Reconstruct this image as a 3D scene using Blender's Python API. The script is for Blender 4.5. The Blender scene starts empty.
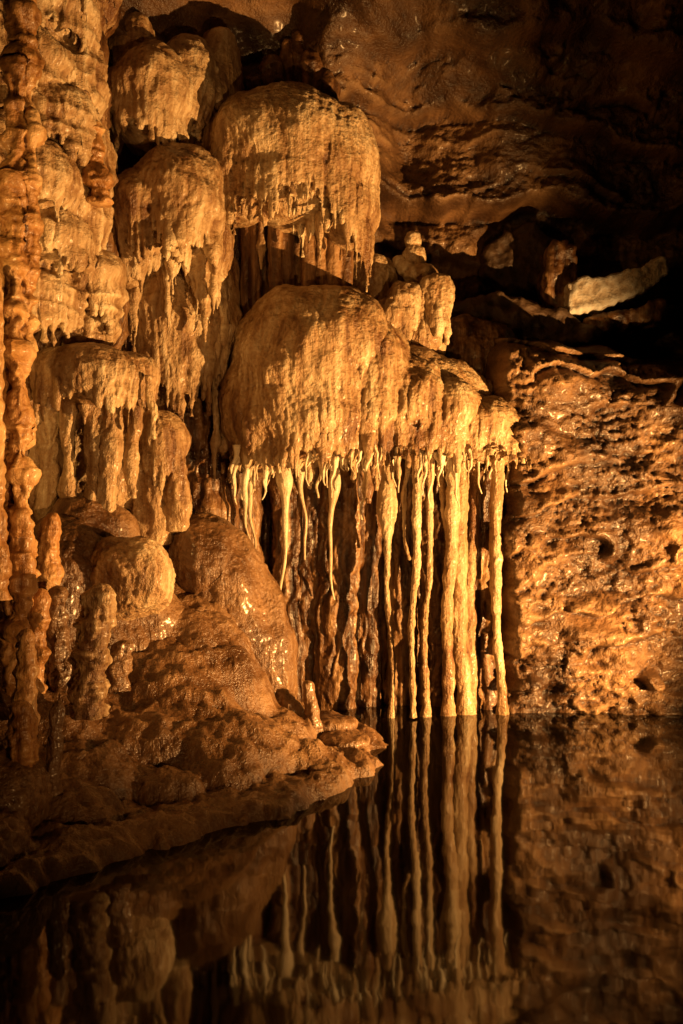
import bpy, math, random
import numpy as np
from mathutils import Vector
from mathutils.bvhtree import BVHTree
random.seed(7)
rng=np.random.default_rng(11)
S=bpy.context.scene
# ---------------------------------------------------------------- noise
perm=rng.permutation(256); perm=np.concatenate([perm,perm,perm])
grad=rng.normal(size=(256,3)); grad/=np.linalg.norm(grad,axis=1)[:,None]
def pn(p):
    i=np.floor(p).astype(np.int64); f=p-i; i&=255
    w=f*f*f*(f*(f*6-15)+10)
    out=np.zeros(len(p))
    for a in (0,1):
        for b in (0,1):
            for c in (0,1):
                h=perm[perm[perm[(i[:,0]+a)&255]+((i[:,1]+b)&255)]+((i[:,2]+c)&255)]
                g=grad[h]
                d=(g[:,0]*(f[:,0]-a)+g[:,1]*(f[:,1]-b)+g[:,2]*(f[:,2]-c))
                ww=(w[:,0] if a else 1-w[:,0])*(w[:,1] if b else 1-w[:,1])*(w[:,2] if c else 1-w[:,2])
                out+=d*ww
    return out*1.6
def fbm(p,o=4,g=.5):
    s=0;a=1
    for k in range(o):
        s=s+a*pn(p*(2.03**k)+k*17.3); a*=g
    return s
def ridge(p,o=3,g=.5):
    s=0;a=1
    for k in range(o):
        s=s+a*(1-2*np.abs(pn(p*(2.03**k)+k*9.1))); a*=g
    return s
def sst(a,b,x):
    t=np.clip((x-a)/(b-a),0,1); return t*t*(3-2*t)
# ---------------------------------------------------------------- placement: image pixels (u,v) + assumed distance to world position
EYE=2.01
def at(u,v,d): return np.array([(u-341.5)*d/1000, d, EYE+(512-v)*d/1000])
# ---------------------------------------------------------------- materials
def stone(name,cols,bump=1.0,rough=(.3,.6),streak=.5,scale=1.0,coat=.25,vstreak=True,bs=34):
    m=bpy.data.materials.new(name); m.use_nodes=True; n=m.node_tree; N=n.nodes; L=n.links; N.clear()
    out=N.new('ShaderNodeOutputMaterial'); b=N.new('ShaderNodeBsdfPrincipled'); L.new(b.outputs[0],out.inputs[0])
    tc=N.new('ShaderNodeTexCoord')
    def noise(sc,det,mapscale=None,dist=0,rg=.55):
        t=N.new('ShaderNodeTexNoise'); t.inputs['Scale'].default_value=sc; t.inputs['Detail'].default_value=det
        t.inputs['Distortion'].default_value=dist; t.inputs['Roughness'].default_value=rg
        if mapscale:
            mp=N.new('ShaderNodeMapping'); mp.inputs['Scale'].default_value=mapscale; L.new(tc.outputs['Object'],mp.inputs[0]); L.new(mp.outputs[0],t.inputs[0])
        else: L.new(tc.outputs['Object'],t.inputs[0])
        return t.outputs['Fac']
    def math_(op,a,bb):
        t=N.new('ShaderNodeMath'); t.operation=op
        for k,x in enumerate((a,bb)):
            if isinstance(x,(int,float)): t.inputs[k].default_value=x
            else: L.new(x,t.inputs[k])
        return t.outputs[0]
    n1=noise(1.3*scale,4,None,0); n2=noise(1,3,(9*scale,9*scale,.9*scale) if vstreak else (3,3,8),0,.6)
    mix=math_('ADD',math_('MULTIPLY',n1,1-streak),math_('MULTIPLY',n2,streak))
    r=N.new('ShaderNodeValToRGB'); L.new(mix,r.inputs[0]); e=r.color_ramp.elements
    e[0].position=.38; e[0].color=(*cols[0],1); e[1].position=.61; e[1].color=(*cols[-1],1)
    for k,c in enumerate(cols[1:-1]):
        x=e.new(.38+.23*(k+1)/(len(cols)-1)); x.color=(*c,1)
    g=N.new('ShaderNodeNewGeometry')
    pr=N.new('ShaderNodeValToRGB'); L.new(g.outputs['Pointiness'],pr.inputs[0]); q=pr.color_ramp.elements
    q[0].position=.42; q[0].color=(.17,.09,.045,1); q[1].position=.545; q[1].color=(1.0,1.0,1.0,1)  # crevice shade put into the base colour: dark amber creases, edges unchanged
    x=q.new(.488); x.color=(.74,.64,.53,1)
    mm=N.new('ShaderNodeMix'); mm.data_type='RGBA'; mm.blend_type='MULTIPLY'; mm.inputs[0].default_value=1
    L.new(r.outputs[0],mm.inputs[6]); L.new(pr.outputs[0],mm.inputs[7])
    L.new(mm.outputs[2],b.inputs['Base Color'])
    rr=N.new('ShaderNodeMapRange'); rr.inputs[1].default_value=.35; rr.inputs[2].default_value=.65; rr.inputs[3].default_value=rough[0]; rr.inputs[4].default_value=rough[1]
    L.new(n1,rr.inputs[0]); L.new(rr.outputs[0],b.inputs['Roughness'])
    if coat: b.inputs['Coat Weight'].default_value=coat; b.inputs['Coat Roughness'].default_value=.22
    h=noise(bs,3,None,0,.68)
    if vstreak: h=math_('ADD',h,math_('MULTIPLY',noise(1,2,(45,45,5)),.5))
    bp=N.new('ShaderNodeBump'); bp.inputs['Strength'].default_value=.9; bp.inputs['Distance'].default_value=.016*bump
    L.new(h,bp.inputs['Height']); L.new(bp.outputs[0],b.inputs['Normal'])
    return m
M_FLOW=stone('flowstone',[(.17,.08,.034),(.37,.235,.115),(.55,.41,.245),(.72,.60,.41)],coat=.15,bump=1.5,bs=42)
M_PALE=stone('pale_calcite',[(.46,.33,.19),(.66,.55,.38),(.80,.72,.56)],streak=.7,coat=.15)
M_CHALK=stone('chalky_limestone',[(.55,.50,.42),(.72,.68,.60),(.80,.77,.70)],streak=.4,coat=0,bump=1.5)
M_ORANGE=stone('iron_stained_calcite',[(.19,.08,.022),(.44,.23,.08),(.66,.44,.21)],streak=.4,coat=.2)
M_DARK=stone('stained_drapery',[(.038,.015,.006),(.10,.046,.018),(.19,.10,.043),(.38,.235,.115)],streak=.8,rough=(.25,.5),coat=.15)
M_DARKROCK=stone('dark_limestone',[(.03,.016,.008),(.06,.033,.016),(.11,.062,.03)],streak=.3,rough=(.5,.7),coat=0,vstreak=False)  # limestone in darker tones, for the ceiling and some boulders
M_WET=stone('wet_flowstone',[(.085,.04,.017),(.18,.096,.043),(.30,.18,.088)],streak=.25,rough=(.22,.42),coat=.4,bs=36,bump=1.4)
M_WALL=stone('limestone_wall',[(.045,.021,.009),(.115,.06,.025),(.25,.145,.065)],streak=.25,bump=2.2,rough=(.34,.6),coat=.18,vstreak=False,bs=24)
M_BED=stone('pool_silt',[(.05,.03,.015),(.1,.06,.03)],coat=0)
# ---------------------------------------------------------------- mesh helpers
class Buf:
    def __init__(s): s.v=[];s.f=[];s.n=0
    def add(s,v,f): s.v.append(v); s.f+= [tuple(i+s.n for i in q) for q in f]; s.n+=len(v)
    def tube(s,c,rx,ry,k=12):
        c=np.asarray(c,float); n=len(c); a=np.linspace(0,2*math.pi,k,endpoint=False)
        rx=np.broadcast_to(rx,(n,)); ry=np.broadcast_to(ry,(n,))
        v=np.zeros((n,k,3)); v[:,:,0]=c[:,0,None]+rx[:,None]*np.cos(a); v[:,:,1]=c[:,1,None]+ry[:,None]*np.sin(a); v[:,:,2]=c[:,2,None]
        v=np.concatenate([v.reshape(-1,3),c[:1],c[-1:]])
        f=[]
        up=c[0,2]>c[-1,2]
        for i in range(n-1):
            for j in range(k):
                q=(i*k+j,i*k+(j+1)%k,(i+1)*k+(j+1)%k,(i+1)*k+j); f.append(q[::-1] if up else q)
        for j in range(k):
            q=(n*k,(j+1)%k,j); f.append(q[::-1] if up else q)
            q=(n*k+1,(n-1)*k+j,(n-1)*k+(j+1)%k); f.append(q[::-1] if up else q)
        s.add(v,f); return v
    def ell(s,c,r,n=18,k=28,tilt=0,sq=1.0):
        t=np.linspace(.06,math.pi-.06,n)
        z=-np.cos(t); rad=np.sin(t)**sq
        b=Buf(); v=b.tube(np.stack([0*z,0*z,z*r[2]],1),rad*r[0],rad*r[1],k)
        if tilt:
            ca,sa=math.cos(tilt),math.sin(tilt); v=np.stack([v[:,0]*ca+v[:,2]*sa,v[:,1],-v[:,0]*sa+v[:,2]*ca],1)
        s.add(v+np.asarray(c),b.f)
    def prism(s,pts,d0,d1,sh=.9):
        """irregular block: outline as seen on its face, extruded back into the rock"""
        A=np.array([at(u,v,d0) for u,v in pts]); c=A.mean(0); B=c+(A-c)*sh; B[:,1]+=d1-d0; n=len(A)
        f=[tuple(range(n))[::-1],tuple(range(n,2*n))]+[(i,(i+1)%n,n+(i+1)%n,n+i) for i in range(n)]
        s.add(np.concatenate([A,B]),f)
    def verts(s): return np.concatenate(s.v)
    def bvh(s): return BVHTree.FromPolygons([tuple(x) for x in s.verts()],s.f)
def newobj(name,v,f,mat,smooth=True):
    me=bpy.data.meshes.new(name); me.from_pydata(v.tolist() if hasattr(v,'tolist') else v,[],f); me.update()
    ob=bpy.data.objects.new(name,me); S.collection.objects.link(ob); me.materials.append(mat)
    if smooth: me.polygons.foreach_set('use_smooth',[True]*len(me.polygons))
    return ob
def fuse(name,buf,voxel,mat,dispf,smooth=2):
    ob=newobj(name,buf.verts(),buf.f,mat)
    m=ob.modifiers.new('r','REMESH'); m.mode='VOXEL'; m.voxel_size=voxel; m.use_smooth_shade=True
    if smooth:
        s=ob.modifiers.new('s','SMOOTH'); s.iterations=smooth; s.factor=.5
    dg=bpy.context.evaluated_depsgraph_get(); dg.update()
    me=bpy.data.meshes.new_from_object(ob.evaluated_get(dg)); old=ob.data; ob.modifiers.clear(); ob.data=me; bpy.data.meshes.remove(old)
    me.name=name; n=len(me.vertices); co=np.zeros(n*3); no=np.zeros(n*3)
    me.vertices.foreach_get('co',co); me.vertices.foreach_get('normal',no); co=co.reshape(-1,3); no=no.reshape(-1,3)
    co=co+no*dispf(co,no)[:,None]
    me.vertices.foreach_set('co',co.ravel()); me.update()
    me.materials.clear(); me.materials.append(mat)
    me.polygons.foreach_set('use_smooth',[True]*len(me.polygons))
    return ob
def disp(fl=.02,lump=.03,fine=.005,fw=9.,lw=2.2,tier=.0):
    def f(p,n):
        steep=1-np.abs(n[:,2])**2
        wp=p+np.stack([fbm(p*1.7+3,2),fbm(p*1.7+9,2),0*p[:,0]],1)*.12
        flt=ridge(wp*np.array([fw,fw,.55]),2)-.2
        d=fl*flt*steep+lump*fbm(p*lw,2)+fine*fbm(p*17,3,.6)
        if tier: d=d+tier*(1-np.abs(pn(p*np.array([1.2,1.2,6.5])))*2)*steep
        return d
    return f
def trace_ribs(buf,bv,c,R,th0,th1,n,ztop,rr,drop):
    """flute ribs that follow the stone down its flank and hang free beneath the lip"""
    for i in range(n):
        th=th0+(th1-th0)*(i+random.uniform(.1,.9))/n; dx,dy=math.cos(th),math.sin(th)
        z=ztop-random.random()*.9*abs(ztop-c[2]); pts=[]; best=0; lip=None; step=.03
        r0=random.uniform(*rr); dl=random.uniform(*drop)*(.7+.3*math.sin(th*5+c[0]*3))
        if random.random()<.12: dl*=1.6
        wob=random.uniform(0,6)
        while True:
            if lip is None:
                o=Vector((c[0]+dx*R,c[1]+dy*R,z)); h=bv.ray_cast(o,Vector((-dx,-dy,0)),R)
                if h[0] is None:
                    if pts: lip=z
                    else:
                        z-=step
                        if z<c[2]-.3: break
                        continue
                else:
                    rad=R-h[3]
                    if rad<best-.015: lip=z
                    else: best=rad; pts.append((c[0]+dx*(rad-.25*r0),c[1]+dy*(rad-.25*r0),z))
            else:
                if lip-z>dl: break
                k=math.sin(z*9+wob)*.004
                pts.append((pts[-1][0]+k*.3,pts[-1][1]-.001,z))
            z-=step
            if len(pts)>150: break
        if len(pts)<5 or lip is None: continue
        P=np.array(pts); t=np.clip((P[0,2]-P[:,2])/max(.05,P[0,2]-lip),0,1); q=np.clip((lip-P[:,2])/max(dl,.03),0,1)
        rad=r0*(.1+.9*t**1.2)*(1-q**1.3*.85)*(1+.07*np.sin(P[:,2]*19+wob))
        buf.tube(P,rad,rad,9)
def formation(name,blobs,mat=None,voxel=.016,d=None,extra=None,smooth=2):
    """blobs: (u,v,dist, ru,rv, rdepth_m, nribs, drop_u, rib_u[,tilt])"""
    b=Buf()
    for t in blobs:
        u,v,D,ru,rv,rd=t[:6]; b.ell(at(u,v,D),(ru*D/1000,rd,rv*D/1000),tilt=(t[9] if len(t)>9 else 0),sq=.8)
    if any(len(t)>6 and t[6] for t in blobs):
        bv=b.bvh(); r=Buf()
        for t in blobs:
            if len(t)>6 and t[6]:
                u,v,D,ru,rv,rd=t[:6]; k=D/1000; c=at(u,v,D)
                trace_ribs(r,bv,c,max(ru*k,rd)*1.1,math.radians(-185),math.radians(5),t[6],c[2]+rv*k*.6,(t[8]*k*.6,t[8]*k*1.3),(t[7]*k*.5,t[7]*k*1.15))
        if r.n: b.add(r.verts(),r.f)
    if extra: extra(b)
    return fuse(name,b,voxel,mat or M_FLOW,d or disp(),smooth)
def drip(b,u,v0,v1,d,w0,w1,k=12,bend=4,bulge=0,lumpy=1.0,pw=.8,flare=0):
    p0=at(u,v0,d); p1=at(u,v1,d); n=max(12,int(abs(v1-v0)/3)); t=np.linspace(0,1,n); s=d/1000
    w=random.uniform(0,9)
    c=p0+(p1-p0)*t[:,None]; c[:,0]+=bend*s*(np.sin(t*5+w)-math.sin(w)+.35*np.sin(t*13+w*3))*.6*t**.5; c[:,1]+=bend*s*.4*np.sin(t*4+w*2)*t
    r=(w0+(w1-w0)*t**pw)*(1+lumpy*(.14*np.sin(t*n*.35+w)+.09*np.sin(t*n*.9+2*w)))
    if bulge: r=r+bulge*np.exp(-((t-.16)/.1)**2)
    if flare: r=r+flare*np.exp(-(1-t)/.06)+flare*.5*np.exp(-t/.08)
    b.tube(c,r*s,r*s*.9,k)
# ---------------------------------------------------------------- cave wall (relief of one continuous rock face)
def grid(name,xs,ys,fn,mat,orient):
    X,Y=np.meshgrid(xs,ys); P=fn(X.ravel(),Y.ravel())
    nx,ny=len(xs),len(ys); i=np.arange(nx*ny).reshape(ny,nx)
    q=np.stack([i[:-1,:-1],i[:-1,1:],i[1:,1:],i[1:,:-1]],-1).reshape(-1,4)
    if orient<0: q=q[:,::-1]
    return newobj(name,P,q.tolist(),mat)
def wallf(x,z):
    P=np.stack([x,0*x,z],1)
    n=fbm(P*.7+5,3); zz=z+.18*n+.05*fbm(P*3,2)+.05*(x-2)
    right=sst(1.45,1.75,x+.12*fbm(P*2+4,2))
    y=10.75-.7*right*(1-sst(3.15,4.15,zz))
    y=y+1.3*sst(3.5,4.4,zz)*sst(-.2,.8,x)
    y=y-.75*sst(5.42,5.50,zz)*sst(-.5,.5,x)-.35*sst(6.18,6.23,zz-.12*np.sin(x*1.3))-.35*sst(6.75,6.8,zz+.1*np.sin(x*2))-.12*sst(5.0,5.05,zz)
    y=y-1.0*np.clip(zz-6.4,0,9)**1.0
    y=y-1.7*np.clip(-x-1.3,0,99)-.5*np.clip(x-5.6,0,9)**2
    y=y+.28*fbm(P*.9+2,3)*(1-.4*right)
    rough=np.maximum(right*(1-.6*sst(3.6,4,zz)),.6*sst(5,5.4,zz)*sst(-.6,.2,x))
    st=zz*1.9-.38*x+.8*fbm(P*np.array([.8,1,1.4]),3); st=st-np.floor(st)
    y=y-.12*rough*sst(0,.12,st)*(1-st)*2*(.35+.65*sst(-.2,.3,fbm(P*1.3+21,2)))
    W=P+.03*np.stack([fbm(P*5,2),0*x,fbm(P*5+6,2)],1)
    pit=fbm(W*np.array([7,1,13.])+4,4,.8); cl=.25+.75*sst(-.35,.35,fbm(P*1.6+11,2))
    y=y-(.02+.07*rough)*fbm(P*np.array([1.8,1,3.2]),3,.5)-(.010+.042*rough*cl)*pit-.012*rough*ridge(W*np.array([9,1,13.])+7,2,.6)
    fl=sst(1.3,.8,x)+.7*(sst(.2,1.0,x)*(1-sst(5.3,5.6,zz))*sst(3.9,4.3,zz))
    y=y-.06*fl*ridge(P*np.array([3.5,1,.5]),3)*(1-sst(5.3,5.7,zz))
    return np.stack([x+.03*fbm(P*5+8,2)*rough,y,z],1)
grid('cave_wall',np.arange(-6.5,7.5,.02),np.arange(-.7,9.2,.02),wallf,M_WALL,1)
def ceilf(x,y):
    P=np.stack([x,y,0*x],1); return np.stack([x,y,8.6+.5*fbm(P*.5,4)-.02*(y-4)**2],1)
grid('cave_ceiling',np.arange(-9,9.1,.12),np.arange(-6,10.5,.12),ceilf,M_DARKROCK,-1)
# ---------------------------------------------------------------- pool
def waterf(x,y): return np.stack([x,y,0*x],1)
wm=bpy.data.materials.new('pool_water'); wm.use_nodes=True; N=wm.node_tree.nodes; L=wm.node_tree.links; b=N['Principled BSDF']
b.inputs['Base Color'].default_value=(.005,.003,.0015,1); b.inputs['Roughness'].default_value=.045; b.inputs['IOR'].default_value=1.31
tc=N.new('ShaderNodeTexCoord'); t=N.new('ShaderNodeTexNoise'); t.inputs['Scale'].default_value=2.6; t.inputs['Detail'].default_value=2; L.new(tc.outputs['Object'],t.inputs[0])
bp=N.new('ShaderNodeBump'); bp.inputs['Strength'].default_value=.12; bp.inputs['Distance'].default_value=.012; L.new(t.outputs[0],bp.inputs['Height']); L.new(bp.outputs[0],b.inputs['Normal'])
grid('pool_water',np.linspace(-9,9,20),np.linspace(-6,11.6,20),waterf,wm,1)
# ---------------------------------------------------------------- shore bank
shore=np.array([(-6,4.2),(-3,4.9),(-1.81,5.2),(-1.5,5.5),(-1.16,5.95),(-.72,6.4),(-.38,6.6),(-.08,6.9),(.18,7.5),(.31,8.1),(.33,8.9),(.05,9.5),(-.3,9.9),(-.5,11.5),(-6,11.5)])
def sdf(x,y,poly):
    d=np.full(len(x),1e9); ins=np.zeros(len(x),bool); n=len(poly)
    for i in range(n):
        a=poly[i]; c=poly[(i+1)%n]; e=c-a; wx=x-a[0]; wy=y-a[1]
        t=np.clip((wx*e[0]+wy*e[1])/(e@e),0,1); d=np.minimum(d,np.hypot(wx-t*e[0],wy-t*e[1]))
        cond=((a[1]>y)!=(c[1]>y)); xi=a[0]+(y-a[1])/(c[1]-a[1]+1e-12)*e[0]; ins^=cond&(x<xi)
    return np.where(ins,d,-d)
mounds=[(-1.5,8.9,.95,1.0,.95),(-1.6,8.0,.75,.75,.55),(-2.4,7.3,.9,.9,.5),(-1.0,7.5,.7,.6,.26),(-2.0,6.7,.7,.5,.25),(-2.6,8.5,1.0,1,1.2),(-.9,7.0,.35,.25,.12),(-.3,7.6,.35,.3,.08),(-1.7,6.2,.35,.25,.15),(-.55,8.2,.35,.4,.18),(-1.2,6.7,.3,.2,.12),(-1.45,7.2,.45,.38,.30),(-1.25,7.7,.55,.45,.42),(-1.15,8.2,.65,.5,.62)]
def bankf(x,y):
    P=np.stack([x,y,0*x],1)
    s=sdf(x+.13*fbm(P*2.6,4),y+.13*fbm(P*2.6+7,4),shore)
    z=np.where(s>0,.09*(1-np.exp(-np.maximum(s,0)/.06))+.07*np.maximum(s,0),1.6*s)
    z=np.maximum(z,-.5)
    m=0
    for cx,cy,rx,ry,h in mounds:
        r2=((x-cx)/rx)**2+((y-cy)/ry)**2; m=m+(h*1.3*np.sqrt(np.clip(1-r2,0,1))*.999)**5
    z=z+np.where(s>0,1,0)*m**.2*sst(0,.5,s)
    tr=z*9+.8*fbm(P*2.3,3); z=z+.022*(np.abs(tr-np.floor(tr)-.5)*-2+1)*sst(.02,.2,s)
    z=z+.045*fbm(P*3.5,4)*sst(0,.2,s)+.013*ridge(P*7,3)*sst(0,.1,s)+.008*fbm(P*22,2)
    return np.stack([x+.02*fbm(P*6+3,2),y,z],1)
grid('shore_bank',np.arange(-4.2,.8,.014),np.arange(4.3,10.8,.018),bankf,M_WET,1)
def bedf(x,y):
    P=np.stack([x,y,0*x],1); return np.stack([x,y,-.62+.1*fbm(P*.7,3)],1)
grid('pool_bed',np.arange(-9,9,.2),np.arange(-6,12,.2),bedf,M_BED,1)
# ---------------------------------------------------------------- central canopy
formation('flowstone_canopy',[
 (308,378,9.9,82,88,.76,130,26,3.0),(300,415,9.85,76,54,.72,90,26,3),(258,410,9.9,38,66,.6,40,30,3),(340,350,9.9,56,60,.7,60,60,3),
 (372,385,9.95,44,68,.62,60,38,3.2),(410,408,10.0,44,52,.58,50,34,3.0),(440,414,10.1,44,42,.56,50,34,3.0,.18),(475,430,10.15,48,32,.5,50,30,3.0,.18),(508,446,10.15,26,20,.4,30,24,2.8),(425,388,10.35,66,36,.6,0,0,0,.35)
 ],voxel=.012,d=disp(.010,.06,.008,fw=10,lw=2.2))
# fringe of free-hanging stalactites under the lip
b=Buf()
for i in range(170):
    u=random.uniform(232,524); d=9.25+.72*abs((u-320)/190)**1.5+random.uniform(0,.35); w=random.uniform(1.4,4.0); L0=random.choice([8,12,18,30,44])
    v0=448+6*math.sin(u*.06)+3*math.sin(u*.21)
    drip(b,u,v0,v0+12+random.random()*L0,d,w,.6,8,4,lumpy=.6)
for (u,v1,w) in [(240,505,3),(250,540,3.5),(260,500,3),(270,492,2.5),(238,486,3),(246,500,2.5)]:
    drip(b,u,445,v1,9.45,w+2,.8,10,7)
newobj('stalactite_fringe',b.verts(),b.f,M_PALE)
# long drapery columns that reach the pool
cols=[(388,466,718,9.8,4,2.0,7,2,1),(417,455,718,9.7,5,2.2,0,2,1),(430,460,718,9.85,3,3.0,0,3,1),(453,455,718,9.9,7,5,0,4,3),(463,460,718,9.98,5,8,0,3,4),(499,450,718,9.95,6,3.4,0,3,2),(475,455,718,10.12,5,7,0,2,3),(442,455,600,9.95,3.5,1.6,0,0,0),(408,455,560,9.8,3,1.4,0,0,0)]
for (u,v0,v1,d,w0,w1,bl,fl,ns) in cols:
    b=Buf(); drip(b,u,v0,v1,d,w0,w1,16,6,bl,lumpy=.8,flare=fl)
    for k in range(ns): drip(b,u+random.uniform(-5,5),v0,v0+(v1-v0)*random.uniform(.2,.95),d+.03,w0*random.uniform(.5,.9),w1*.5,12,4,lumpy=.6)
    fuse('calcite_column',b,.010,M_FLOW,disp(.005,.008,.005,fw=14,lw=6))
for (u,v0,v1,d,w0,bl) in [(283,455,608,9.6,5,4.5),(335,465,600,10.0,3.5,4),(252,455,550,9.7,4,2),(300,455,560,10.0,3,2),(365,455,520,9.9,3,1),(322,455,498,9.5,4,1)]:
    b=Buf(); drip(b,u,v0,v1,d,w0,1.0,14,6,bl,lumpy=.7); newobj('stalactite',b.verts(),b.f,M_PALE)
# fluted drapery at the back of the recess
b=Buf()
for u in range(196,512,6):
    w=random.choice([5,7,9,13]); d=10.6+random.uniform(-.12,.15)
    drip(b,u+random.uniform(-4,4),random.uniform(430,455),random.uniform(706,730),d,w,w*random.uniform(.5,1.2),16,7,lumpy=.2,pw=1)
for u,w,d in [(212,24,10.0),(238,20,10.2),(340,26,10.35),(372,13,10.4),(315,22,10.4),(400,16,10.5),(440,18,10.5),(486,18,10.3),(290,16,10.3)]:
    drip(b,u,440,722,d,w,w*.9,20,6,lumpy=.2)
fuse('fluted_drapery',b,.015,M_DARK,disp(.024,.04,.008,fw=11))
# ---------------------------------------------------------------- upper cap + pillars
formation('flowstone_cap',[
 (284,156,9.8,84,62,.75,140,54,3.0),(332,168,9.85,46,60,.66,66,64,3.2),(238,168,9.8,38,58,.6,44,36,3.2),(350,205,9.85,27,40,.45,34,40,3),(300,195,9.78,50,34,.62,60,40,3)
 ],voxel=.012,d=disp(.010,.05,.008,fw=10,lw=2.2))
def pil(b):
    for u in (238,248,256,266,276,288,299,310,321,332,345): drip(b,u,190,random.uniform(322,345),9.95+random.uniform(-.1,.15),6.5,7,14,3,lumpy=.3)
b=Buf(); pil(b); fuse('cave_column',b,.013,M_DARK,disp(.008,.012,.004,fw=12))
formation('stalagmite_cluster',[(272,82,10.1,13,26,.14),(288,70,10.15,9,30,.1),(300,60,10.15,10,28,.1),(312,72,10.1,11,24,.12),(322,90,10.1,16,18,.15),(255,92,10.1,13,16,.13)],voxel=.014,d=disp(.005,.03,.01,tier=.02),mat=M_DARK)
# ---------------------------------------------------------------- left cluster of domes
formation('flowstone_domes',[
 (150,100,9.3,42,50,.5,56,36,3.4),(190,85,9.6,30,48,.4,32,40,3.4),(135,60,9.4,24,40,.35,26,24,3.4),
 (178,198,9.2,46,50,.5,80,50,3.2),(145,215,9.15,34,44,.4,40,40,3.2),(125,240,9.3,24,50,.4,30,50,3.4),(205,245,9.6,26,50,.4,36,60,3.4),
 (175,320,9.75,58,56,.4,80,90,3.6),(150,385,9.9,50,40,.3,0,0,0),(212,320,9.95,30,80,.4,36,70,3.4),(220,95,9.9,26,60,.4,30,60,3.4)
 ],voxel=.014,d=disp(.014,.06,.008,fw=9,lw=2.6,tier=.010))
formation('rock_shoulder',[(215,440,10.4,50,70,.5),(190,430,10.0,40,50,.4),(205,500,10.1,34,40,.35),(240,320,10.6,40,60,.4)],mat=M_DARK,voxel=.02,d=disp(.02,.08,.01))
# left tiered wall
T=[(55,20,8.2,46,38,.5),(30,70,8.0,44,34,.45),(76,78,8.3,28,36,.4),(50,125,8.1,48,34,.5),(84,160,8.3,26,36,.4),(35,180,7.9,40,34,.5),(78,215,8.3,30,34,.4),(55,245,8.15,42,32,.5),(94,285,8.4,28,34,.35),(40,300,8.1,40,32,.45),(85,325,8.5,28,26,.3),(-10,60,7.6,44,50,.5),(-15,180,7.6,40,60,.5),(60,-30,8.3,60,50,.6),(5,290,7.9,40,60,.5),(30,385,8.4,34,50,.4)]
formation('flowstone_cascade',[t+(int(t[3]*1.3),30,3.0) for t in T],voxel=.014,d=disp(.016,.05,.008,fw=10,lw=2.6,tier=.035))
b=Buf()
for t_ in T: b.ell(at(t_[0],t_[1]+30,t_[2]+.35),(t_[3]*t_[2]/1000,.45,.42))
fuse('cave_column',b,.03,M_DARK,disp(.04,.06,.01))
# mid-left pedestal with its columns
def pc(b):
    for u,v0,v1,w in [(48,380,545,13),(70,390,520,9),(92,380,520,12),(112,385,535,13),(136,370,500,8),(150,375,440,6),(36,390,600,7)]:
        drip(b,u,v0,v1,8.1+random.uniform(-.1,.1),w,w*.6,18,5,lumpy=.5)
    for u,v0,v1,w in [(158,420,545,16),(172,430,530,13),(145,440,560,15)]: drip(b,u,v0,v1,8.6,w,w*.9,18,5,lumpy=.5)
formation('pedestal_flowstone',[(95,378,8.3,60,30,.5,70,30,3.4),(66,374,8.25,34,24,.4,26,30,3.4),(125,374,8.35,32,24,.35,26,30,3.4),(162,440,8.7,26,30,.3,26,40,3.4),(100,460,8.6,46,60,.25)],voxel=.013,d=disp(.014,.04,.008,fw=10),extra=pc)
# lower-left domes
formation('flowstone_mound',[(130,578,7.9,43,42,.36,0,0,0),(112,585,7.95,26,34,.3)],mat=M_FLOW,d=disp(.010,.06,.010,fw=12),voxel=.014)
formation('flowstone_slab',[(234,610,9.0,46,104,.5,0,0,0,-.42),(204,560,8.95,40,44,.5),(262,665,8.95,30,50,.35,0,0,0,-.35),(184,668,8.45,66,60,.6,0,0,0,-.6),(140,640,8.3,50,56,.5),(100,650,8.1,50,60,.5),(90,545,8.3,50,50,.4),(60,600,8.0,60,80,.5)],mat=M_WET,voxel=.015,d=disp(.014,.06,.009,fw=5,lw=2.2,tier=.008))
# ---------------------------------------------------------------- stalagmites
def stalagmite(u,vt,vb,d,w,mat=M_ORANGE,taper=.75,knob=.14,name='stalagmite'):
    k=d/1000; base=at(u,vb,d); top=at(u,vt,d); n=int(90*max(1,(vb-vt)/200)); t=np.linspace(0,1,n)
    wv=random.uniform(0,50)
    kn=pn(np.stack([t*(vb-vt)/17+wv,0*t+wv,0*t],1))+.5*pn(np.stack([t*(vb-vt)/6+wv,0*t,0*t+wv],1))
    r=w*(1-(1-taper)*t)*(1+knob*kn*1.6); r*=np.sqrt(np.clip(1-((t-.90)/.1).clip(0,1)**2,.0,1))+.02
    c=base+(top-base)*t[:,None]; c[:,0]+=k*w*.35*np.sin(t*3+wv)-k*w*.35*math.sin(wv)
    b=Buf(); v=b.tube(c,r*k,r*k*.95,40)
    cc=np.concatenate([np.repeat(c,40,0),c[:1],c[-1:]]); dv=v-cc; v=v+dv*(.35*fbm(v*8,3)[:,None]+.14*ridge(v*np.array([24,24,5.]),2)[:,None])
    return newobj(name,v,b.f,mat)
for a in [(48,512,600,7.3,11),(62,585,690,7.1,13),(36,588,700,7.0,11),(88,583,716,6.8,18),(20,628,800,6.3,11),(53,700,800,6.1,8),(14,700,810,5.9,16),(115,640,690,7.3,13)]:
    stalagmite(*a,mat=(M_ORANGE if a[0]<50 else M_FLOW if a[0]==88 else M_WET))
def colm(b):
    for u,v0,v1,w in [(20,-60,330,9),(15,60,640,8.5),(23,150,420,8),(10,200,700,8),(25,40,260,6),(18,330,620,8)]:
        drip(b,u,v0,v1,6.9+random.uniform(-.08,.1),w,w*.9,18,6,lumpy=1.1)
b=Buf(); colm(b); fuse('cave_column',b,.012,M_ORANGE,disp(.02,.06,.014,fw=14,lw=5,tier=.03))
stalagmite(-3,270,600,6.6,11,name='cave_column',mat=M_ORANGE)
stalagmite(100,118,205,8.0,11,knob=.4)
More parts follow.
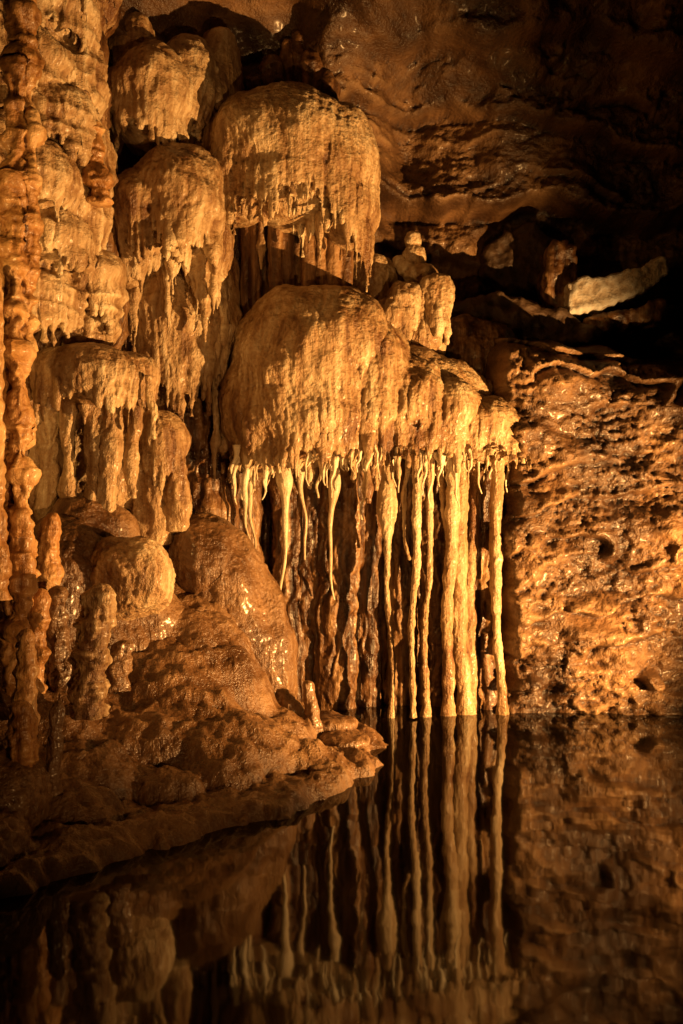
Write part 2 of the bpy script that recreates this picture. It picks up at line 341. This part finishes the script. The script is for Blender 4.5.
stalagmite(314,680,735,8.3,9,mat=M_WET,taper=.45)
formation('fallen_slab',[(275,702,8.45,36,8,.14,0,0,0,.55),(330,724,8.5,26,9,.2),(292,706,8.4,22,7,.10,0,0,0,.9),(345,740,8.3,26,9,.25)],mat=M_WET,voxel=.014,d=disp(.01,.03,.01))
formation('shore_rock',[(30,860,5.7,34,22,.2),(-5,850,5.6,34,40,.3),(12,800,5.9,34,40,.3)],mat=M_WET,voxel=.014,d=disp(.01,.05,.014,tier=.01))
# ---------------------------------------------------------------- ledge formations behind the canopy
formation('stalagmite_statue',[(413,241,10.6,8,9,.09),(415,257,10.6,12,12,.13),(408,268,10.6,11,9,.12),(420,275,10.6,17,12,.18),(400,262,10.6,6,6,.07)],voxel=.012,d=disp(.004,.03,.01,tier=.01))
formation('flowstone_knobs',[(436,292,10.3,15,18,.16,22,34,2.6),(404,300,10.3,19,20,.2,22,30,2.6),(420,340,10.5,26,30,.3,24,30,3),(375,280,10.6,20,24,.2,18,20,3),(350,275,10.6,22,20,.2),(392,325,10.3,22,28,.25),(350,300,10.8,60,30,.4)],voxel=.013,d=disp(.012,.05,.010,tier=.01))
formation('ledge_flowstone',[(470,352,10.95,64,30,.45,90,46,3.2,.15),(520,372,10.9,44,26,.4,50,40,3.2,.15),(470,398,10.75,66,20,.5,0,0,0,.1)],mat=M_DARK,voxel=.015,d=disp(.016,.08,.012,lw=2.8))
def rock(name,polys,mat,fine=.02,big=.05):
    b=Buf()
    for pts,d0,d1 in polys: b.prism(pts,d0,d1)
    return fuse(name,b,.018,mat,lambda p,n: big*ridge(p*2.6,2)+fine*fbm(p*9,3,.6),1)
rock('pale_ledge',[([(569,284),(584,278),(604,279),(622,271),(642,269),(664,257),(669,270),(654,284),(636,293),(618,299),(600,308),(584,308),(570,313)],10.9,11.6)],M_CHALK,.022,.025)
rock('boulder',[([(588,320),(630,312),(662,304),(664,316),(630,325),(592,326)],10.9,11.5)],M_DARK)
rock('boulder',[([(552,248),(566,240),(576,262),(574,300),(560,310),(548,290)],11.1,11.6)],M_DARK)
rock('boulder',[([(490,246),(528,225),(556,240),(549,280),(512,292),(486,272)],11.6,12.2)],M_DARKROCK)
rock('boulder',[([(430,312),(500,296),(560,310),(600,332),(560,345),(450,345)],10.9,11.6)],M_DARKROCK)
# ---------------------------------------------------------------- lamps (show-cave floodlights standing outside the view)
def spot(name,loc,tgt,P,ang,col,rad=.12,blend=.6):
    l=bpy.data.lights.new(name,'SPOT'); l.energy=P; l.spot_size=math.radians(ang); l.spot_blend=blend; l.color=col; l.shadow_soft_size=rad
    o=bpy.data.objects.new(name,l); o.location=loc; o.rotation_euler=(Vector(tgt)-Vector(loc)).to_track_quat('-Z','Y').to_euler(); S.collection.objects.link(o)
W=(1,.51,.155)
spot('floodlight',(5.0,6.9,.6),(-.3,10,2.3),5300,82,W,.03,.6)
spot('floodlight',(1.8,2.2,.5),(-2.0,8.5,3.6),560,70,(1,.49,.15),.05,.9)
spot('floodlight',(-2.6,5.4,3.0),(-2.25,6.9,3.3),105,100,(1,.51,.13),.04,.7)
w=bpy.data.worlds.new('World'); S.world=w; w.use_nodes=True
w.node_tree.nodes['Background'].inputs[0].default_value=(1,.5,.2,1); w.node_tree.nodes['Background'].inputs[1].default_value=.002
cam=bpy.data.cameras.new('camera'); co=bpy.data.objects.new('camera',cam); S.collection.objects.link(co)
co.location=(0,0,EYE); co.rotation_euler=(math.radians(90),0,0); cam.sensor_fit='VERTICAL'; cam.sensor_height=36; cam.lens=35.16; cam.clip_end=200
S.camera=co
S.view_settings.view_transform='Standard'; S.view_settings.look='None'; S.view_settings.exposure=0
